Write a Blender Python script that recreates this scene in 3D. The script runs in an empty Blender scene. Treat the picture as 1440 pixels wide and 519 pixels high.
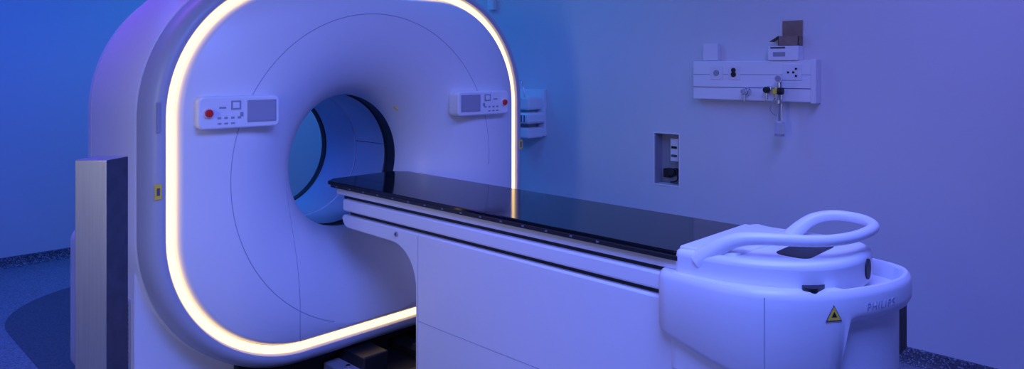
import bpy, bmesh, math
from mathutils import Vector
scene = bpy.context.scene
scene.view_settings.view_transform = 'Standard'
scene.view_settings.look = 'None'

# ------------------------------------------------------------ materials
def pmat(name, col, rough=0.4, metal=0.0, noise=0.0, nscale=8.0, spec=0.5, emis=None, estr=0, coat=0.0, trans=0.0, stretch=None):
    m = bpy.data.materials.new(name); m.use_nodes = True
    nt = m.node_tree; b = nt.nodes['Principled BSDF']
    b.inputs['Base Color'].default_value = (*col, 1)
    b.inputs['Roughness'].default_value = rough
    b.inputs['Metallic'].default_value = metal
    b.inputs['Specular IOR Level'].default_value = spec
    b.inputs['Coat Weight'].default_value = coat
    b.inputs['Transmission Weight'].default_value = trans
    if emis:
        b.inputs['Emission Color'].default_value = (*emis, 1)
        b.inputs['Emission Strength'].default_value = estr
    tc = nt.nodes.new('ShaderNodeTexCoord')
    n = nt.nodes.new('ShaderNodeTexNoise'); n.inputs['Scale'].default_value = nscale
    n.inputs['Detail'].default_value = 3
    if stretch:
        mpg = nt.nodes.new('ShaderNodeMapping'); mpg.inputs['Scale'].default_value = stretch
        nt.links.new(tc.outputs['Object'], mpg.inputs['Vector']); nt.links.new(mpg.outputs['Vector'], n.inputs['Vector'])
    else:
        nt.links.new(tc.outputs['Object'], n.inputs['Vector'])
    mp = nt.nodes.new('ShaderNodeMapRange')
    mp.inputs['To Min'].default_value = max(0.02, rough - 0.03); mp.inputs['To Max'].default_value = rough + 0.03
    nt.links.new(n.outputs['Fac'], mp.inputs['Value'])
    nt.links.new(mp.outputs['Result'], b.inputs['Roughness'])
    if noise > 0:
        r = nt.nodes.new('ShaderNodeValToRGB')
        r.color_ramp.elements[0].position = 0.35; r.color_ramp.elements[1].position = 0.65
        r.color_ramp.elements[0].color = (*[c * (1 - noise) for c in col], 1)
        r.color_ramp.elements[1].color = (*[min(1, c * (1 + noise)) for c in col], 1)
        nt.links.new(n.outputs['Fac'], r.inputs['Fac'])
        nt.links.new(r.outputs['Color'], b.inputs['Base Color'])
    return m

def speckle(name, base, dark, light, rough=0.35, scale=170):
    m = bpy.data.materials.new(name); m.use_nodes = True
    nt = m.node_tree; b = nt.nodes['Principled BSDF']; b.inputs['Roughness'].default_value = rough
    tc = nt.nodes.new('ShaderNodeTexCoord')
    v = nt.nodes.new('ShaderNodeTexVoronoi'); v.inputs['Scale'].default_value = scale
    nt.links.new(tc.outputs['Object'], v.inputs['Vector'])
    sep = nt.nodes.new('ShaderNodeSeparateColor')
    nt.links.new(v.outputs['Color'], sep.inputs['Color'])
    r = nt.nodes.new('ShaderNodeValToRGB'); r.color_ramp.interpolation = 'CONSTANT'
    e = r.color_ramp.elements
    e[0].position = 0; e[0].color = (*dark, 1)
    e[1].position = 0.22; e[1].color = (*base, 1)
    x = e.new(0.8); x.color = (*light, 1)
    nt.links.new(sep.outputs['Red'], r.inputs['Fac'])
    nt.links.new(r.outputs['Color'], b.inputs['Base Color'])
    return m

WHITE = pmat('white_plastic', (.82, .82, .86), .34)
WHITE2 = pmat('white_plastic_satin', (.86, .87, .90), .3)
BEZEL = pmat('bezel_grey', (.44, .46, .54), .38)
LINER = pmat('bore_liner', (.56, .66, .80), .25)
SEAM = pmat('seam_dark', (.10, .10, .16), .6)
SEAML = pmat('seam_grey', (.40, .41, .52), .6)  # mid grey for panel joints and lettering
BLACK = pmat('black_rubber', (.012, .012, .016), .45)
CARBON = pmat('carbon_top', (.006, .007, .009), .08, spec=.38, noise=.2, nscale=60)
CHROME = pmat('chrome', (.7, .7, .72), .2, metal=1)
STEEL = pmat('brushed_steel', (.50, .51, .53), .40, metal=.85, noise=.03, nscale=5, stretch=(30, 30, 1))
STEEL_REFL = pmat('steel_dark_reflection', (.09, .10, .14), .42, metal=.6, noise=.12, nscale=20)  # dark room reflection painted into the steel colour of one post face
RING = pmat('ring_diffuser', (.10, .07, .03), .5, spec=.1, emis=(1, .66, .32), estr=2.7)
WALLM = pmat('wall_paint', (.70, .72, .76), .7, noise=.015, nscale=1.5)
CEILM = pmat('ceiling_paint', (.45, .45, .45), .8)
FLOORM = speckle('floor_vinyl', (.24, .27, .34), (.14, .15, .20), (.36, .39, .47))
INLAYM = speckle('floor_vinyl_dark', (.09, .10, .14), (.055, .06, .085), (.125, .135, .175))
COVE = speckle('cove_vinyl', (.10, .11, .16), (.05, .05, .08), (.3, .33, .4))
RED = pmat('red_button', (.8, .02, .02), .35)
YEL = pmat('yellow_sticker', (.95, .66, .05), .5)
SCREEN = pmat('screen_grey', (.38, .39, .48), .25)
GREY = pmat('grey_plastic', (.35, .36, .42), .45)
MARK = pmat('white_mark', (.16, .17, .24), .5)
CARD = pmat('cardboard', (.30, .20, .15), .8, noise=.1, nscale=30)
GLASS = pmat('clear_plastic', (.85, .88, .92), .08, trans=.85)

# ------------------------------------------------------------ helpers
def empty(name, loc=(0, 0, 0)):
    e = bpy.data.objects.new(name, None); e.empty_display_size = .1
    scene.collection.objects.link(e); e.location = (0, 0, 0); return e

def mesh(name, verts, faces, mat, parent=None, smooth=False, bevel=0, seg=3, angle=35, subsurf=0):
    me = bpy.data.meshes.new(name); me.from_pydata([tuple(v) for v in verts], [], faces)
    bm = bmesh.new(); bm.from_mesh(me)
    bmesh.ops.recalc_face_normals(bm, faces=bm.faces); bm.to_mesh(me); bm.free()
    me.materials.append(mat)
    o = bpy.data.objects.new(name, me); scene.collection.objects.link(o)
    if parent: o.parent = parent
    if bevel:
        b = o.modifiers.new('bevel', 'BEVEL'); b.width = bevel; b.segments = seg
        b.limit_method = 'ANGLE'; b.angle_limit = math.radians(angle); b.harden_normals = False
    if smooth or bevel:
        for p in me.polygons: p.use_smooth = True
        try:
            me.set_sharp_from_angle(angle=math.radians(42))
        except Exception: pass
    return o

def box(name, x0, x1, y0, y1, z0, z1, mat, parent=None, bevel=0, seg=3):
    v = [(x0, y0, z0), (x1, y0, z0), (x1, y1, z0), (x0, y1, z0), (x0, y0, z1), (x1, y0, z1), (x1, y1, z1), (x0, y1, z1)]
    f = [(0, 3, 2, 1), (4, 5, 6, 7), (0, 1, 5, 4), (1, 2, 6, 5), (2, 3, 7, 6), (3, 0, 4, 7)]
    return mesh(name, v, f, mat, parent, bevel=bevel, seg=seg)

def prism(name, pts, axis, a0, a1, mat, parent=None, bevel=0, seg=3):
    """extrude 2D profile along axis. axis x: pts=(y,z); y: pts=(x,z); z: pts=(x,y)"""
    def P(p, a):
        return {'x': (a, p[0], p[1]), 'y': (p[0], a, p[1]), 'z': (p[0], p[1], a)}[axis]
    n = len(pts)
    v = [P(p, a0) for p in pts] + [P(p, a1) for p in pts]
    f = [tuple(range(n)), tuple(range(2 * n - 1, n - 1, -1))] + [(i, (i + 1) % n, n + (i + 1) % n, n + i) for i in range(n)]
    return mesh(name, v, f, mat, parent, bevel=bevel, seg=seg, smooth=True)

def cyl(name, c, axis, r, h, mat, parent=None, n=32, r2=None, bevel=0):
    r2 = r if r2 is None else r2
    v = []
    for k, rr in ((-.5, r), (.5, r2)):
        for i in range(n):
            a = 2 * math.pi * i / n; p, q = rr * math.cos(a), rr * math.sin(a)
            d = {'x': (k * h, p, q), 'y': (p, k * h, q), 'z': (p, q, k * h)}[axis]
            v.append((c[0] + d[0], c[1] + d[1], c[2] + d[2]))
    f = [tuple(range(n)), tuple(range(2 * n - 1, n - 1, -1))] + [(i, (i + 1) % n, n + (i + 1) % n, n + i) for i in range(n)]
    return mesh(name, v, f, mat, parent, smooth=True, bevel=bevel)

def tube(name, pts, r, mat, parent=None, cyclic=False, res=12, radii=None):
    cu = bpy.data.curves.new(name, 'CURVE'); cu.dimensions = '3D'
    s = cu.splines.new('NURBS' if not cyclic and len(pts) > 3 else 'POLY')
    s.points.add(len(pts) - 1)
    for i, p in enumerate(pts):
        s.points[i].co = (*p, 1)
        if radii: s.points[i].radius = radii[i]
    if s.type == 'NURBS': s.order_u = 3; s.use_endpoint_u = True
    s.use_cyclic_u = cyclic
    cu.bevel_depth = r; cu.bevel_resolution = 5; cu.resolution_u = res; cu.use_fill_caps = True
    cu.materials.append(mat)
    o = bpy.data.objects.new(name, cu); scene.collection.objects.link(o)
    if parent: o.parent = parent
    return o

def rrect(cx, cy, hw, hh, r, n=8):
    pts = []
    for sx, sy, a0 in ((1, 1, 0), (-1, 1, 90), (-1, -1, 180), (1, -1, 270)):
        for i in range(n + 1):
            a = math.radians(a0 + 90 * i / n)
            pts.append((cx + sx * (hw - r) + r * math.cos(a), cy + sy * (hh - r) + r * math.sin(a)))
    return pts

# ------------------------------------------------------------ room
XW, YW, XL, YF, ZC = 4.03, 6.5, -1.6, -1.6, 2.9
T = .15
box('floor', XL - T, XW + T, YF - T, YW + T, -.1, 0, FLOORM)
box('ceiling', XL - T, XW + T, YF - T, YW + T, ZC, ZC + .1, CEILM)
box('wall_back', XL, XW, YW, YW + T, 0, ZC, WALLM)
box('wall_left', XL - T, XL, YF - T, YW + T, 0, ZC, WALLM)
box('wall_front', XL, XW, YF - T, YF, 0, ZC, WALLM)
NY0, NY1, NZ0, NZ1 = 2.425, 2.608, .751, 1.082
ys = [YF - T, NY0, NY1, YW + T]; zs = [0, NZ0, NZ1, ZC]
v, f = [], []
for y in ys:
    for z in zs: v.append((XW, y, z))
for i in range(3):
    for j in range(3):
        if i == 1 and j == 1: continue
        f.append((i * 4 + j, (i + 1) * 4 + j, (i + 1) * 4 + j + 1, i * 4 + j + 1))
b0 = len(v)
for y in (NY0, NY1):
    for z in (NZ0, NZ1): v.append((XW + .1, y, z))
A = [5, 6, 10, 9]; B = [b0, b0 + 1, b0 + 3, b0 + 2]
for k in range(4): f.append((A[k], A[(k + 1) % 4], B[(k + 1) % 4], B[k]))
f.append(tuple(B))
o0 = len(v)
v += [(XW + T, YF - T, 0), (XW + T, YW + T, 0), (XW + T, YW + T, ZC), (XW + T, YF - T, ZC)]
f.append((o0, o0 + 1, o0 + 2, o0 + 3))
f += [(0, 3, o0 + 3, o0), (12, 15, o0 + 2, o0 + 1)]
mesh('wall_right', v, f, WALLM)
cov = [(0, 0), (.03, 0), (.018, .008), (.010, .02), (.008, .075), (.0, .08)]
prism('baseboard_right', [(XW - a, b) for a, b in cov], 'y', YF, YW, COVE)
prism('baseboard_back', [(YW - a, b) for a, b in cov], 'x', XL, XW, COVE)
prism('baseboard_left', [(XL + a, b) for a, b in cov], 'y', YF, YW, COVE)
prism('baseboard_front', [(YF + a, b) for a, b in cov], 'x', XL, XW, COVE)
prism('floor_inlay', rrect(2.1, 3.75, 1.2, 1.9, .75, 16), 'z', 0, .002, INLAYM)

# ------------------------------------------------------------ gantry
G = empty('ct_scanner_gantry')
CX, CZ = 2.085, 1.02
HW, ZLO, ZHI, RR = .992, .222, 1.90, .6
RCZ = (ZLO + ZHI) / 2; HH = (ZHI - ZLO) / 2
N = 240
def sec(Y, g):
    hw, hh, r = HW + g, HH + g, max(.05, RR + g)
    out = []
    for i in range(N):
        a = 2 * math.pi * i / N; c, s = math.cos(a), math.sin(a)
        lo, hi = 0, 3
        for _ in range(40):
            m = (lo + hi) / 2
            x, z = m * c, CZ + m * s - RCZ
            qx, qz = abs(x) - (hw - r), abs(z) - (hh - r)
            d = math.hypot(max(qx, 0), max(qz, 0)) + min(max(qx, qz), 0) - r
            if d > 0: hi = m
            else: lo = m
        out.append((CX + lo * c, Y, CZ + lo * s))
    return out
def circ(Y, r):
    return [(CX + r * math.cos(2 * math.pi * i / N), Y, CZ + r * math.sin(2 * math.pi * i / N)) for i in range(N)]
def loft(name, rings, mat, parent=G, capend=False):
    v = []; f = []
    for R in rings: v += R
    for k in range(len(rings) - 1):
        for i in range(N):
            j = (i + 1) % N
            f.append((k * N + i, k * N + j, (k + 1) * N + j, (k + 1) * N + i))
    o = mesh(name, v, f, mat, parent, smooth=True)
    return o

YG = 3.0
loft('light_ring', [sec(YG - .004, -.020), sec(YG - .014, -.015), sec(YG - .014, .010), sec(YG - .004, .015)], RING)
loft('front_bezel', [sec(YG + .01, .014), sec(YG - .016, .016), sec(YG - .026, .022), sec(YG - .028, .032), sec(YG - .026, .046), sec(YG - .016, .060),
                     sec(YG, .074), sec(YG + .03, .086), sec(YG + .09, .092), sec(YG + .098, .080)], BEZEL)
loft('side_shell', [sec(3.098, .080), sec(3.104, .094), sec(3.14, .104), sec(3.3, .112), sec(3.5, .115), sec(3.62, .110), sec(3.62, .104), sec(3.628, .104), sec(3.63, .110),
                    sec(3.75, .09), sec(3.9, .05), sec(4.0, .0), sec(4.1, -.07), sec(4.16, -.15), sec(4.19, -.22), circ(4.2, .62), circ(4.19, .56), circ(4.15, .45), circ(4.09, .36)], WHITE)
R0 = .758; RB = .348; YT = 3.30
def mn(A, B): return [min((a, b), key=lambda p: math.hypot(p[0] - CX, p[2] - CZ)) for a, b in zip(A, B)]
rr_ = [sec(YG, -.021), sec(YG - .02, -.026), sec(YG - .036, -.036), sec(YG - .044, -.046), mn(circ(YG - .0455, R0), sec(YG - .0455, -.050))]
loft('front_cover', rr_, WHITE)
fl = []
for k in range(33):
    ph = math.pi / 2 * k / 32
    r = R0 - (R0 - RB) * math.sin(ph); y = YT - (YT - (YG - .0455)) * math.cos(ph)
    fl.append(mn(circ(y, r), sec(y, -.050)))
loft('bore_flare', fl, WHITE)
loft('bore_entry_ring', [circ(3.30, RB), circ(3.304, RB + .009), circ(3.40, RB + .010), circ(3.405, RB + .003)], BLACK)
loft('bore_liner_front', [circ(3.405, RB + .003), circ(3.41, RB + .006), circ(3.70, RB + .008), circ(3.703, RB + .014)], LINER)
loft('bore_liner_joint', [circ(3.703, RB + .014), circ(3.712, RB + .014)], SEAM)
loft('bore_liner_rear', [circ(3.712, RB + .014), circ(3.715, RB + .008), circ(4.04, RB + .008)], LINER)
loft('bore_exit_ring', [circ(4.04, RB + .008), circ(4.045, RB + .001), circ(4.085, RB + .001), circ(4.09, .36)], BLACK)
def arc(r, y, a0, a1, n=90):
    return [(CX + r * math.cos(math.radians(a0 + (a1 - a0) * i / n)), y, CZ + r * math.sin(math.radians(a0 + (a1 - a0) * i / n))) for i in range(n + 1)]
tube('cover_seam', arc(R0, YG - .0445, -5, 250, 180), .0022, SEAML, G, res=2)
tube('liner_seam', [(CX + (RB + .007) * math.cos(math.radians(a)), y, CZ + (RB + .007) * math.sin(math.radians(a))) for a, y in ((8, 3.41), (8, 3.5), (8, 3.6), (8, 3.7))], .002, SEAM, G, res=2)
def flareY(r):
    if r >= R0: return YG - .0455
    ph = math.asin((R0 - r) / (R0 - RB)); return YT - (YT - (YG - .0455)) * math.cos(ph)
sp = []
for i in range(41):
    z = CZ - .03 - (.73) * i / 40
    r = math.hypot(.435, CZ - z)
    sp.append((CX - .435, flareY(r) + .0007, z))
tube('service_panel_seam', sp, .0018, SEAML, G, res=2)
prism('base_side_left', rrect(1.22, .36, .215, .36, .07), 'y', 3.13, 4.05, WHITE, G)
prism('base_side_right', rrect(2.95, .36, .215, .36, .07), 'y', 3.13, 4.05, WHITE, G)
box('base_centre', 1.42, 2.75, 3.1, 4.0, 0, .28, BLACK, G, .01)
box('side_vent', .998, 1.01, 3.17, 3.42, .26, .55, GREY, G, .004)
for i in range(14):
    box('side_vent_slat_%d' % i, .993, .999, 3.18, 3.41, .270 + i * .0195, .278 + i * .0195, SEAM, G)
def console(x0, x1, z0, z1, flip):
    y0, y1 = 2.905, 2.985
    nm = 'console_b' if flip else 'console_a'
    prism(nm + '_body', rrect((x0 + x1) / 2, (z0 + z1) / 2, (x1 - x0) / 2, (z1 - z0) / 2, .024), 'y', y0, y1, WHITE2, G, bevel=.008)
    w = x1 - x0; h = z1 - z0
    def bx(n, a0, a1, c0, c1, m, d=.002):
        if flip: a0, a1 = 1 - a1, 1 - a0
        return box(nm + n, x0 + a0 * w, x0 + a1 * w, y0 - d, y0 + .001, z0 + c0 * h, z0 + c1 * h, m, G, .0008, 1)
    bx('_display_frame', .58, .95, .16, .86, GREY, .0015)
    bx('_display', .595, .935, .2, .82, SCREEN, .0025)
    rx = .11 if not flip else .89
    cyl(nm + '_stop_base', (x0 + rx * w, y0 - .004, z0 + .5 * h), 'y', .021, .008, WHITE, G)
    cyl(nm + '_stop_button', (x0 + rx * w, y0 - .012, z0 + .5 * h), 'y', .016, .014, RED, G, bevel=.003)
    bx('_key_top', .38, .5, .58, .86, GREY, .003)
    bx('_key_main', .40, .48, .63, .81, WHITE2, .004)
    for i in range(4):
        bx('_key_row_%d' % i, .22 + .08 * i, .26 + .08 * i, .3, .37, GREY)
    for i in range(3):
        bx('_key_low_%d' % i, .22 + .08 * i, .265 + .08 * i, .14, .19, GREY)
    bx('_key_l', .24, .32, .62, .68, GREY); bx('_key_r', .49, .53, .36, .5, GREY)
console(1.172, 1.525, 1.255, 1.390, False)
console(2.565, 2.955, 1.245, 1.380, True)
def sticker(n, x, z0, z1, w, m, dy=0): box(n, x - w / 2, x + w / 2, YG - .0295 - dy, YG - .0275, z0, z1, m, G)
sticker('label_dark', 1.042, 1.25, 1.37, .016, GREY)
sticker('label_yellow_a', 1.042, 0.985, 1.045, .026, YEL)
sticker('label_yellow_a_print', 1.042, 1.0, 1.03, .012, SEAM, .0006)
sticker('label_yellow_b', 3.127, 1.02, 1.075, .026, YEL)
sticker('label_yellow_b_print', 3.127, 1.03, 1.065, .012, SEAM, .0006)
a = math.radians(46); r = .375; yy = flareY(r) - .004
lx, lz = CX + r * math.cos(a), CZ + r * math.sin(a)
tube('label_laser', [(lx - .012, yy, lz + .012), (lx + .012, yy - .001, lz - .012)], .004, YEL, G)
D = empty('floor_rail_assembly')
box('base_plate', 1.35, 2.85, 2.5, 3.09, .002, .03, BLACK, D, .004)
for i, x in enumerate((1.55, 1.9, 2.3, 2.65)):
    box('rail_%d' % i, x - .05, x + .05, 2.45, 3.09, .03, .07, GREY if i == 1 else BLACK, D, .006)
    for j in range(3):
        cyl('bolt_%d_%d' % (i, j), (x, 2.55 + .2 * j, .075), 'z', .012, .012, CHROME, D, 8)
box('cross_beam', 1.4, 2.8, 2.62, 2.70, .03, .085, BLACK, D, .006)
for i, x in enumerate((1.5, 2.0, 2.5)):
    box('foot_%d' % i, x - .07, x + .07, 2.86, 3.09, .03, .13, BLACK, D, .008)

# ------------------------------------------------------------ patient table
Tb = empty('patient_table')
XA, XB = 1.868, 2.344
top = [(XA, 1.1), (XB, 1.1), (XB, 3.06), (XB - .06, 3.13), (XA + .06, 3.13), (XA, 3.08)]
prism('tabletop', top, 'z', .938, .956, CARBON, Tb, bevel=.004)
prism('tabletop_lip', [(XA - .004, .928), (XA + .02, .928), (XA + .02, .944), (XA - .004, .944)], 'y', 1.12, 3.05, BLACK, Tb, bevel=.003)
for i in range(15):
    y = 1.42 + i * .112
    box('index_mark_%d' % i, XA - .0052, XA - .0038, y, y + .011, .934, .940, MARK, Tb)
prism('carriage', [(XA + .02, .928), (XA + .012, .915), (XA + .012, .897), (XB - .012, .897), (XB - .012, .915), (XB - .02, .928)], 'y', 1.1, 3.02, WHITE, Tb, bevel=.004)
box('upper_slot', XA + .03, XB - .03, 1.1, 2.98, .878, .90, BLACK, Tb)
box('beam', XA + .004, XB - .004, 1.1, 2.955, .826, .881, WHITE, Tb, .008)
box('lower_slot', XA + .025, XB - .025, 1.1, 2.92, .806, .83, BLACK, Tb)
prof = [(2.94, .81), (2.955, .80)]
for i in range(1, 7):
    a = math.radians(0 - 90 * i / 6); prof.append((2.905 + .05 * math.cos(a), .80 + .05 * math.sin(a)))
for i in range(13):
    a = math.radians(90 + 90 * i / 12); prof.append((2.56 + .17 * math.cos(a), .575 + .17 * math.sin(a)))
prof += [(2.39, .09), (.98, .09), (.98, .68), (1.05, .81)]
prism('pedestal', prof, 'x', XA, XB, WHITE, Tb, bevel=.008)
box('plinth', XA + .04, XB - .04, 1.05, 2.33, 0, .10, BLACK, Tb)
tube('panel_seam_v', [(XA + .0008, 2.372, .09), (XA + .0008, 2.372, .45), (XA + .0008, 2.372, .80)], .0018, SEAML, Tb)
tube('panel_seam_h', [(XA + .0008, 2.37, .443), (XA + .0008, 1.7, .443), (XA + .0008, .99, .443)], .0018, SEAML, Tb)
cyl('pivot_bolt', (XA - .002, 2.52, .785), 'x', .011, .008, GREY, Tb, 20)
cyl('pivot_bolt_core', (XA - .005, 2.52, .785), 'x', .005, .008, SEAM, Tb, 12)
# end unit shell
ctrl = [(1.832, 1.15), (1.828, 1.05), (1.832, .96), (1.852, .87), (1.90, .79), (1.98, .718), (2.08, .664), (2.20, .625), (2.31, .618), (2.395, .65), (2.438, .73), (2.45, .85), (2.45, 1.0), (2.445, 1.15)]
def catmull(P, n=6):
    out = []
    for i in range(len(P) - 1):
        p0 = P[max(i - 1, 0)]; p1 = P[i]; p2 = P[i + 1]; p3 = P[min(i + 2, len(P) - 1)]
        for k in range(n):
            t = k / n
            out.append(tuple(.5 * ((2 * p1[d]) + (-p0[d] + p2[d]) * t + (2 * p0[d] - 5 * p1[d] + 4 * p2[d] - p3[d]) * t * t + (-p0[d] + 3 * p1[d] - 3 * p2[d] + p3[d]) * t ** 3) for d in range(2)))
    out.append(P[-1]); return out
plan = catmull(ctrl)
plan = [(1.885, 1.19), (1.855, 1.186), (1.838, 1.173)] + plan + [(2.438, 1.17), (2.415, 1.185), (2.365, 1.19)]
cpx, cpy = 2.12, .95
def inset(p, d):
    dx, dy = p[0] - cpx, p[1] - cpy; L = math.hypot(dx, dy); return (p[0] - dx / L * d, p[1] - dy / L * d)
def zbot(p):
    x, y = p
    zl = .635 + max(0, (y - .9)) * .25
    t = min(1, max(0, (x - 1.985) / .05)); t = t * t * (3 - 2 * t)
    if y > 1.0 and x > 2.1: t = 1
    return zl * (1 - t) + .800 * t
ZR = .898
n = len(plan); v = []; f = []
rows = [lambda p: (*inset(p, .05), zbot(p)), lambda p: (*inset(p, .03), zbot(p) + .003), lambda p: (*inset(p, .010), zbot(p) + .012), lambda p: (*p, zbot(p) + .03),
        lambda p: (*p, .80 + .04), lambda p: (*p, ZR - .022), lambda p: (*inset(p, .004), ZR - .008), lambda p: (*inset(p, .012), ZR), lambda p: (*inset(p, .022), ZR), lambda p: (*inset(p, .028), ZR - .006), lambda p: (*inset(p, .03), .85)]
for R in rows: v += [R(p) for p in plan]
for k in range(len(rows) - 1):
    for i in range(n):
        j = (i + 1) % n; f.append((k * n + i, k * n + j, (k + 1) * n + j, (k + 1) * n + i))
f.append(tuple(range((len(rows) - 1) * n, len(rows) * n)))
f.append(tuple(range(n - 1, -1, -1)))
mesh('end_unit_shell', v, f, WHITE, Tb, smooth=True)
dk = [inset(p, .020) for p in plan if p[0] < 2.03] + [(2.03, 1.185)]
prism('end_unit_deck', dk, 'z', .852, ZR - .0005, WHITE, Tb)
inn = [inset(p, .035) for p in plan]
prism('end_unit_core', inn, 'z', .60, .83, WHITE2, Tb, bevel=.01)
box('end_unit_gap', 2.34, 2.435, .70, 1.0, .62, .82, BLACK, Tb, .01)
box('end_unit_gap_rear', 2.30, 2.415, .655, .75, .64, .81, BLACK, Tb, .01)
i0 = min(range(n), key=lambda i: math.hypot(plan[i][0] - 1.862, plan[i][1] - .855))
sx, sy = plan[i0]
tube('end_unit_seam', [(sx + .0008, sy, zbot(plan[i0]) + .012), (sx + .0006, sy, .8), (sx + .0006, sy, ZR - .016)], .0016, SEAML, Tb)
ub = [(1.862, 1.14), (2.335, 1.14), (2.36, 1.05), (2.372, .87), (2.358, .78), (2.30, .722), (2.19, .703), (2.08, .718), (1.99, .762), (1.93, .832), (1.89, .91), (1.868, 1.0)]
prism('control_box', catmull(ub + [ub[0]], 4)[:-1], 'z', .868, .966, WHITE, Tb, bevel=.022, seg=5)
prism('control_box_lid', [(1.875, 1.13), (2.30, 1.13), (2.29, .93), (1.90, .96)], 'z', .94, .974, WHITE, Tb, bevel=.008, seg=3)
prism('control_box_recess', rrect(2.12, .85, .11, .05, .03), 'z', .958, .9675, BLACK, Tb)
hp = [(1.89, 1.07, .935), (1.895, 1.03, .972), (1.915, .96, 1.018), (1.965, .865, 1.020), (2.04, .775, 1.016), (2.14, .728, 1.016), (2.25, .712, 1.020), (2.335, .722, 1.024), (2.385, .785, 1.030), (2.365, .87, 1.033), (2.31, .93, 1.01), (2.28, .97, .95)]
tube('handle', hp, .0165, WHITE, Tb, radii=[2.0, 1.6, 1.2, 1.05, 1, 1, 1, 1, 1, 1, 1.2, 1.6])
ov = [(2.20 + .020 * math.cos(a * math.pi / 12), .922 + .03 * math.sin(a * math.pi / 12)) for a in range(24)]
prism('release_hole', ov, 'y', .699, .73, BLACK, Tb)
prism('control_box_dark_slot', rrect(1.98, .772, .04, .022, .02), 'z', .872, .908, BLACK, Tb)  # black block painting the darkness of the slot below the box corner
def on_shell(x):
    best = min(range(3, n - 3), key=lambda i: abs(plan[i][0] - x) + (10 if plan[i][1] > .95 else 0))
    p = Vector(plan[best]); t = (Vector(plan[best + 1]) - Vector(plan[best - 1])).normalized()
    return p, t
def tri(nm, x, z, s, mat, off):
    p, t = on_shell(x); nr = Vector((t.y, -t.x))
    if nr.dot(Vector((cpx, cpy)) - p) > 0: nr = -nr
    def Q(a, b, o): q = p + t * a + nr * o; return (q.x, q.y, z + b)
    pts = [(-s, -s * .85), (s, -s * .85), (0, s * .95)]
    vv = [Q(a, b, off) for a, b in pts] + [Q(a, b, -.004) for a, b in pts]
    mesh(nm, vv, [(0, 1, 2), (5, 4, 3), (0, 3, 4, 1), (1, 4, 5, 2), (2, 5, 3, 0)], mat, Tb)
tri('warning_triangle', 1.985, .842, .024, SEAM, .0022)
tri('warning_triangle_face', 1.985, .842, .020, YEL, .003)
tri('warning_triangle_mark', 1.985, .840, .008, BLACK, .0036)
# lettering follows the curved shell, one glyph at a time
def shell_at(x):
    for i in range(3, n - 4):
        a_, b_ = plan[i], plan[i + 1]
        if a_[1] < .95 and b_[1] < .95 and a_[0] <= x <= b_[0]:
            t = (x - a_[0]) / (b_[0] - a_[0]); return Vector((x, a_[1] + (b_[1] - a_[1]) * t)), (Vector(b_) - Vector(a_)).normalized()
xs = 2.075
for k, (ch, wd) in enumerate(zip('PHILIPS', (.020, .022, .011, .018, .011, .020, .018))):
    xs += wd * .48
    p, t = shell_at(xs)
    cu = bpy.data.curves.new('maker_letter_%d' % k, 'FONT'); cu.body = ch; cu.size = .030; cu.extrude = .0012; cu.align_x = 'CENTER'
    cu.materials.append(SEAML)
    to = bpy.data.objects.new('maker_letter_%d' % k, cu); scene.collection.objects.link(to); to.parent = Tb
    to.location = (p.x, p.y, .838); to.rotation_euler = (math.pi / 2, 0, math.atan2(t.y, t.x))
    xs += wd * .48

# ------------------------------------------------------------ steel post
P0 = Vector((.702, 2.4325)); L = Vector((-.9608, .2772)); Dn = Vector((.2772, .9608))
c, s = math.cos(math.radians(35)), math.sin(math.radians(35)); S = .106
e1 = (L * c + Dn * s) * S; e2 = (-L * s + Dn * c) * S
q = [P0, P0 + e2, P0 + e1 + e2, P0 + e1]
Ps = empty('steel_protection_post')
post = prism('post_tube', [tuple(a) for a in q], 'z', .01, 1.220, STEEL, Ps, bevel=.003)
post.data.materials.append(STEEL_REFL)
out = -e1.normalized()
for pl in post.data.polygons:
    if Vector((pl.normal.x, pl.normal.y)).dot(out) > .9: pl.material_index = 1  # this face gets the painted dark reflection
cc = (q[0] + q[2]) / 2
prism('post_foot', [tuple(cc + (a - cc) * 1.7) for a in q], 'z', 0, .012, STEEL, Ps, bevel=.002)

# ------------------------------------------------------------ wall service rail
Rl = empty('medical_gas_rail')
X1 = XW - .065
box('trunking', X1, XW, 1.545, 2.288, 1.318, 1.552, WHITE2, Rl, .006)
box('trunking_seam_a', X1 - .001, X1 + .001, 1.55, 2.284, 1.392, 1.396, SEAM, Rl)
box('trunking_seam_b', X1 - .001, X1 + .001, 1.55, 2.284, 1.470, 1.473, GREY, Rl)
box('end_cap', X1 - .006, XW, 1.53, 1.56, 1.312, 1.558, WHITE, Rl, .004)
def onrail(n, y, z, r, m, d=.006): cyl(n, (X1 - d / 2, y, z), 'x', r, d, m, Rl, 24)
box('socket_plate_a', X1 - .004, X1, 2.085, 2.17, 1.44, 1.52, WHITE, Rl, .002)
onrail('socket_a_ring', 2.127, 1.48, .018, GREY, .008)
box('socket_plate_b', X1 - .004, X1, 1.975, 2.05, 1.44, 1.52, WHITE, Rl, .002)
onrail('socket_b_hole', 2.015, 1.497, .014, BLACK, .009); onrail('socket_b_hole2', 2.015, 1.472, .016, BLACK, .009)
box('socket_plate_c', X1 - .004, X1, 1.61, 1.72, 1.44, 1.53, WHITE, Rl, .002)
for k, (a, b) in enumerate(((1.64, 1.505), (1.64, 1.465), (1.655, 1.485), (1.685, 1.485))): onrail('socket_c_pin_%d' % k, a, b, .006, BLACK, .009)
def fitting(k, y, z, ball):
    cyl('outlet_body_%d' % k, (X1 - .02, y, z), 'x', .022, .04, CHROME, Rl, 24, bevel=.003)
    cyl('outlet_knob_%d' % k, (X1 - .05, y, z), 'x', .018, .03, ball, Rl, 20, bevel=.004)
    cyl('outlet_spout_%d' % k, (X1 - .045, y, z - .03), 'z', .007, .05, CHROME, Rl, 12)
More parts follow.
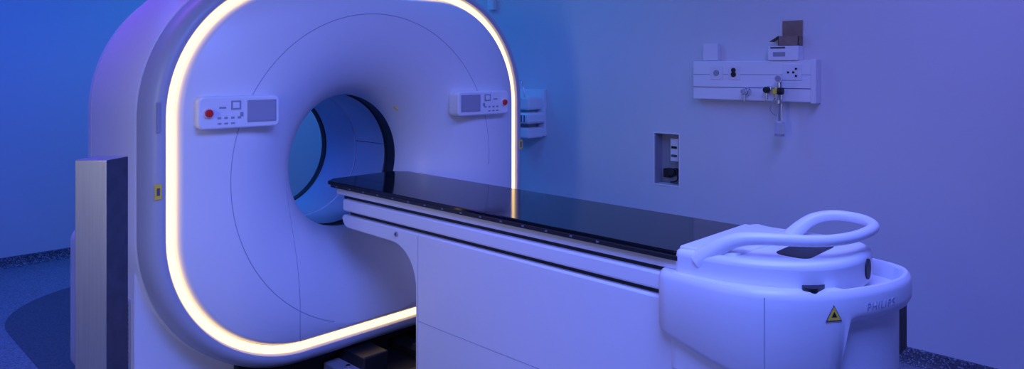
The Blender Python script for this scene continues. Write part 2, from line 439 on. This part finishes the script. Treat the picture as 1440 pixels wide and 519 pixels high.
fitting(0, 1.925, 1.372, CHROME); fitting(1, 1.79, 1.385, BLACK); fitting(2, 1.735, 1.378, YEL)
cyl('flowmeter_knob', (X1 - .07, 1.70, 1.38), 'y', .02, .03, BLACK, Rl, 20, bevel=.004)
cyl('regulator_head', (X1 - .045, 1.715, 1.42), 'z', .014, .07, CHROME, Rl, 16)
cyl('regulator_gauge', (X1 - .06, 1.715, 1.45), 'x', .022, .02, WHITE, Rl, 20)
cyl('regulator_gauge_face', (X1 - .071, 1.715, 1.45), 'x', .017, .003, GREY, Rl, 20)
cyl('flow_tube', (X1 - .05, 1.715, 1.28), 'z', .012, .16, GLASS, Rl, 20)
cyl('flow_tube_core', (X1 - .05, 1.715, 1.28), 'z', .004, .15, GREY, Rl, 10)
cyl('flow_tube_collar', (X1 - .05, 1.715, 1.32), 'z', .018, .02, CHROME, Rl, 20)
cyl('humidifier_lid', (X1 - .05, 1.715, 1.205), 'z', .018, .012, WHITE, Rl, 20)
cyl('humidifier_jar', (X1 - .05, 1.715, 1.165), 'z', .026, .075, GLASS, Rl, 24, bevel=.004)
cyl('humidifier_base', (X1 - .05, 1.715, 1.132), 'z', .027, .01, GREY, Rl, 24)
tube('suction_hose', [(X1 - .05, 1.74, 1.34), (X1 - .06, 1.77, 1.29), (X1 - .05, 1.76, 1.25), (X1 - .05, 1.73, 1.24)], .003, GREY, Rl)
Wb = empty('wall_socket_box')
box('backbox', XW - .04, XW, 2.135, 2.225, 1.553, 1.655, WHITE2, Wb, .004)
box('faceplate', XW - .046, XW - .038, 2.13, 2.23, 1.556, 1.66, WHITE, Wb, .003)
Gb = empty('glove_box')
box('carton', X1 - .01, XW - .005, 1.625, 1.80, 1.553, 1.635, WHITE2, Gb, .002)
box('carton_print', X1 - .012, X1 - .009, 1.70, 1.77, 1.575, 1.60, GREY, Gb)
box('carton_blue', X1 - .012, X1 - .009, 1.70, 1.785, 1.62, 1.630, SEAM, Gb)
Cb = empty('open_cardboard_carton')
yA, yB, zA, zB = 1.63, 1.745, 1.636, 1.69
box('bottom', X1, XW - .004, yA, yB, 1.636, 1.639, CARD, Cb)
box('side_front', X1, X1 + .003, yA, yB, zA, zB, CARD, Cb)
box('side_back', XW - .007, XW - .004, yA, yB, zA, zB + .09, CARD, Cb)
box('side_near', X1, XW - .004, yA, yA + .003, zA, zB, CARD, Cb)
box('side_far', X1, XW - .004, yB - .003, yB, zA, zB, CARD, Cb)
mesh('flap', [(X1, yB, zB), (XW - .004, yB, zB), (XW - .004, yB + .05, zB - .03), (X1, yB + .05, zB - .03), (X1, yB, zB + .003), (XW - .004, yB, zB + .003), (XW - .004, yB + .05, zB - .027), (X1, yB + .05, zB - .027)],
     [(0, 1, 2, 3), (4, 5, 6, 7), (0, 1, 5, 4), (1, 2, 6, 5), (2, 3, 7, 6), (3, 0, 4, 7)], CARD, Cb)
Nc = empty('recessed_socket_panel')
fr = .008
box('frame_top', XW - .004, XW + .002, NY0 - fr, NY1 + fr, NZ1, NZ1 + fr, WHITE2, Nc)
box('frame_bottom', XW - .004, XW + .002, NY0 - fr, NY1 + fr, NZ0 - fr, NZ0, WHITE2, Nc)
box('frame_l', XW - .004, XW + .002, NY1, NY1 + fr, NZ0, NZ1, WHITE2, Nc)
box('frame_r', XW - .004, XW + .002, NY0 - fr, NY0, NZ0, NZ1, WHITE2, Nc)
box('inner_plate', XW + .085, XW + .099, NY0 + .002, NY1 - .002, NZ0 + .002, NZ1 - .002, GREY, Nc, .001)
box('lining_far', XW + .003, XW + .085, NY0 + .001, NY0 + .004, NZ0 + .002, NZ1 - .002, GREY, Nc)
box('lining_side', XW + .003, XW + .085, NY1 - .004, NY1 - .001, NZ0 + .002, NZ1 - .002, GREY, Nc)
box('switch_module', XW + .04, XW + .09, NY0 + .03, NY0 + .09, .90, 1.05, WHITE2, Nc, .004)
box('switch_slot', XW + .035, XW + .041, NY0 + .04, NY0 + .08, .985, 1.0, BLACK, Nc)
box('switch_slot_b', XW + .035, XW + .041, NY0 + .04, NY0 + .08, .93, .945, SEAM, Nc)
cyl('plug_body', (XW + .05, NY0 + .07, .83), 'x', .024, .07, BLACK, Nc, 20, bevel=.006)
box('plug_block', XW + .03, XW + .09, NY0 + .09, NY0 + .14, .79, .85, BLACK, Nc, .008)
tube('plug_cable', [(XW + .03, NY0 + .06, .84), (XW + .01, NY0 + .04, .87), (XW + .02, NY0 + .02, .82), (XW + .03, NY0 + .03, .77), (XW + .05, NY0 + .09, .762)], .005, BLACK, Nc)
Vd = empty('wall_mounted_suction_unit')
y0 = 3.58
box('bracket', XW - .03, XW, y0 - .02, y0 + .3, 1.0, 1.35, WHITE2, Vd, .004)
box('housing_upper', XW - .18, XW - .02, y0, y0 + .30, 1.20, 1.30, WHITE2, Vd, .02)
box('housing_mid', XW - .22, XW - .02, y0 - .03, y0 + .30, 1.10, 1.18, WHITE2, Vd, .018)
box('housing_low', XW - .20, XW - .02, y0 - .01, y0 + .28, .99, 1.07, WHITE2, Vd, .015)
for i in range(5): box('grille_%d' % i, XW - .223, XW - .2, y0 + .0 + .03 * i, y0 + .01 + .03 * i, 1.115, 1.165, SEAM, Vd)
box('neck', XW - .14, XW - .04, y0 + .04, y0 + .2, 1.06, 1.22, GREY, Vd, .01)
tube('basket_wire_a', [(XW - .2, y0 + .02, 1.3), (XW - .2, y0 + .04, 1.42), (XW - .2, y0 + .1, 1.42), (XW - .2, y0 + .12, 1.3)], .004, CHROME, Vd)
Ic = empty('wall_intercom')
box('case', XW - .04, XW, 4.10, 4.17, 1.98, 2.2, WHITE2, Ic, .006)
box('speaker', XW - .043, XW - .039, 4.115, 4.155, 2.1, 2.16, SEAM, Ic)

# ------------------------------------------------------------ lights
def area(name, loc, target, size, sy, col, power, spread=180):
    l = bpy.data.lights.new(name, 'AREA'); l.shape = 'RECTANGLE'; l.size = size; l.size_y = sy
    l.color = col; l.energy = power; l.spread = math.radians(spread)
    o = bpy.data.objects.new(name, l); scene.collection.objects.link(o); o.location = loc
    d = Vector(target) - Vector(loc); o.rotation_euler = d.to_track_quat('-Z', 'Y').to_euler(); return o
area('ceiling_light_back', (0.6, 5.0, 2.86), (0.4, 6.0, 0), 2.5, .6, (.0, .14, 1), 38)
area('ceiling_light_teal', (3.0, 5.3, 2.86), (3.2, 5.3, 0), 1.2, .8, (.0, .34, 1), 16)
area('ceiling_light_wall_blue', (3.1, 3.0, 2.86), (3.9, 3.0, .4), .5, 1.8, (.03, .26, .9), 14)
area('ceiling_light_wall', (3.0, .6, 2.86), (3.7, .5, 0), .6, 2.4, (.21, .22, 1), 42)
area('ceiling_light_room', (1.0, .8, 2.86), (1.5, 2.1, 0), 1.6, 1.6, (.13, .205, 1), 80, 115)
area('ceiling_light_purple', (.7, 3.9, 2.86), (.9, 3.8, 0), .5, 1.2, (.26, .08, 1), 16)
area('post_side_light', (-1.4, 1.6, 1.6), (.7, 2.4, 1.0), .5, 1.6, (1, .98, .92), 4, 90)  # unseen lamp added on the left, aimed at the post
w = bpy.data.worlds.new('world'); scene.world = w; w.use_nodes = True
w.node_tree.nodes['Background'].inputs['Color'].default_value = (.02, .05, .2, 1)
w.node_tree.nodes['Background'].inputs['Strength'].default_value = .3

# ------------------------------------------------------------ camera
cam = bpy.data.cameras.new('camera'); co = bpy.data.objects.new('camera', cam); scene.collection.objects.link(co)
cam.sensor_width = 36; cam.sensor_fit = 'HORIZONTAL'; cam.lens = 36 * 1001 / 1440
cam.shift_y = -(259.5 - 98) / 1440
co.location = (0, 0, 1.5); co.rotation_euler = (math.pi / 2, 0, math.radians(-45.75))
scene.camera = co
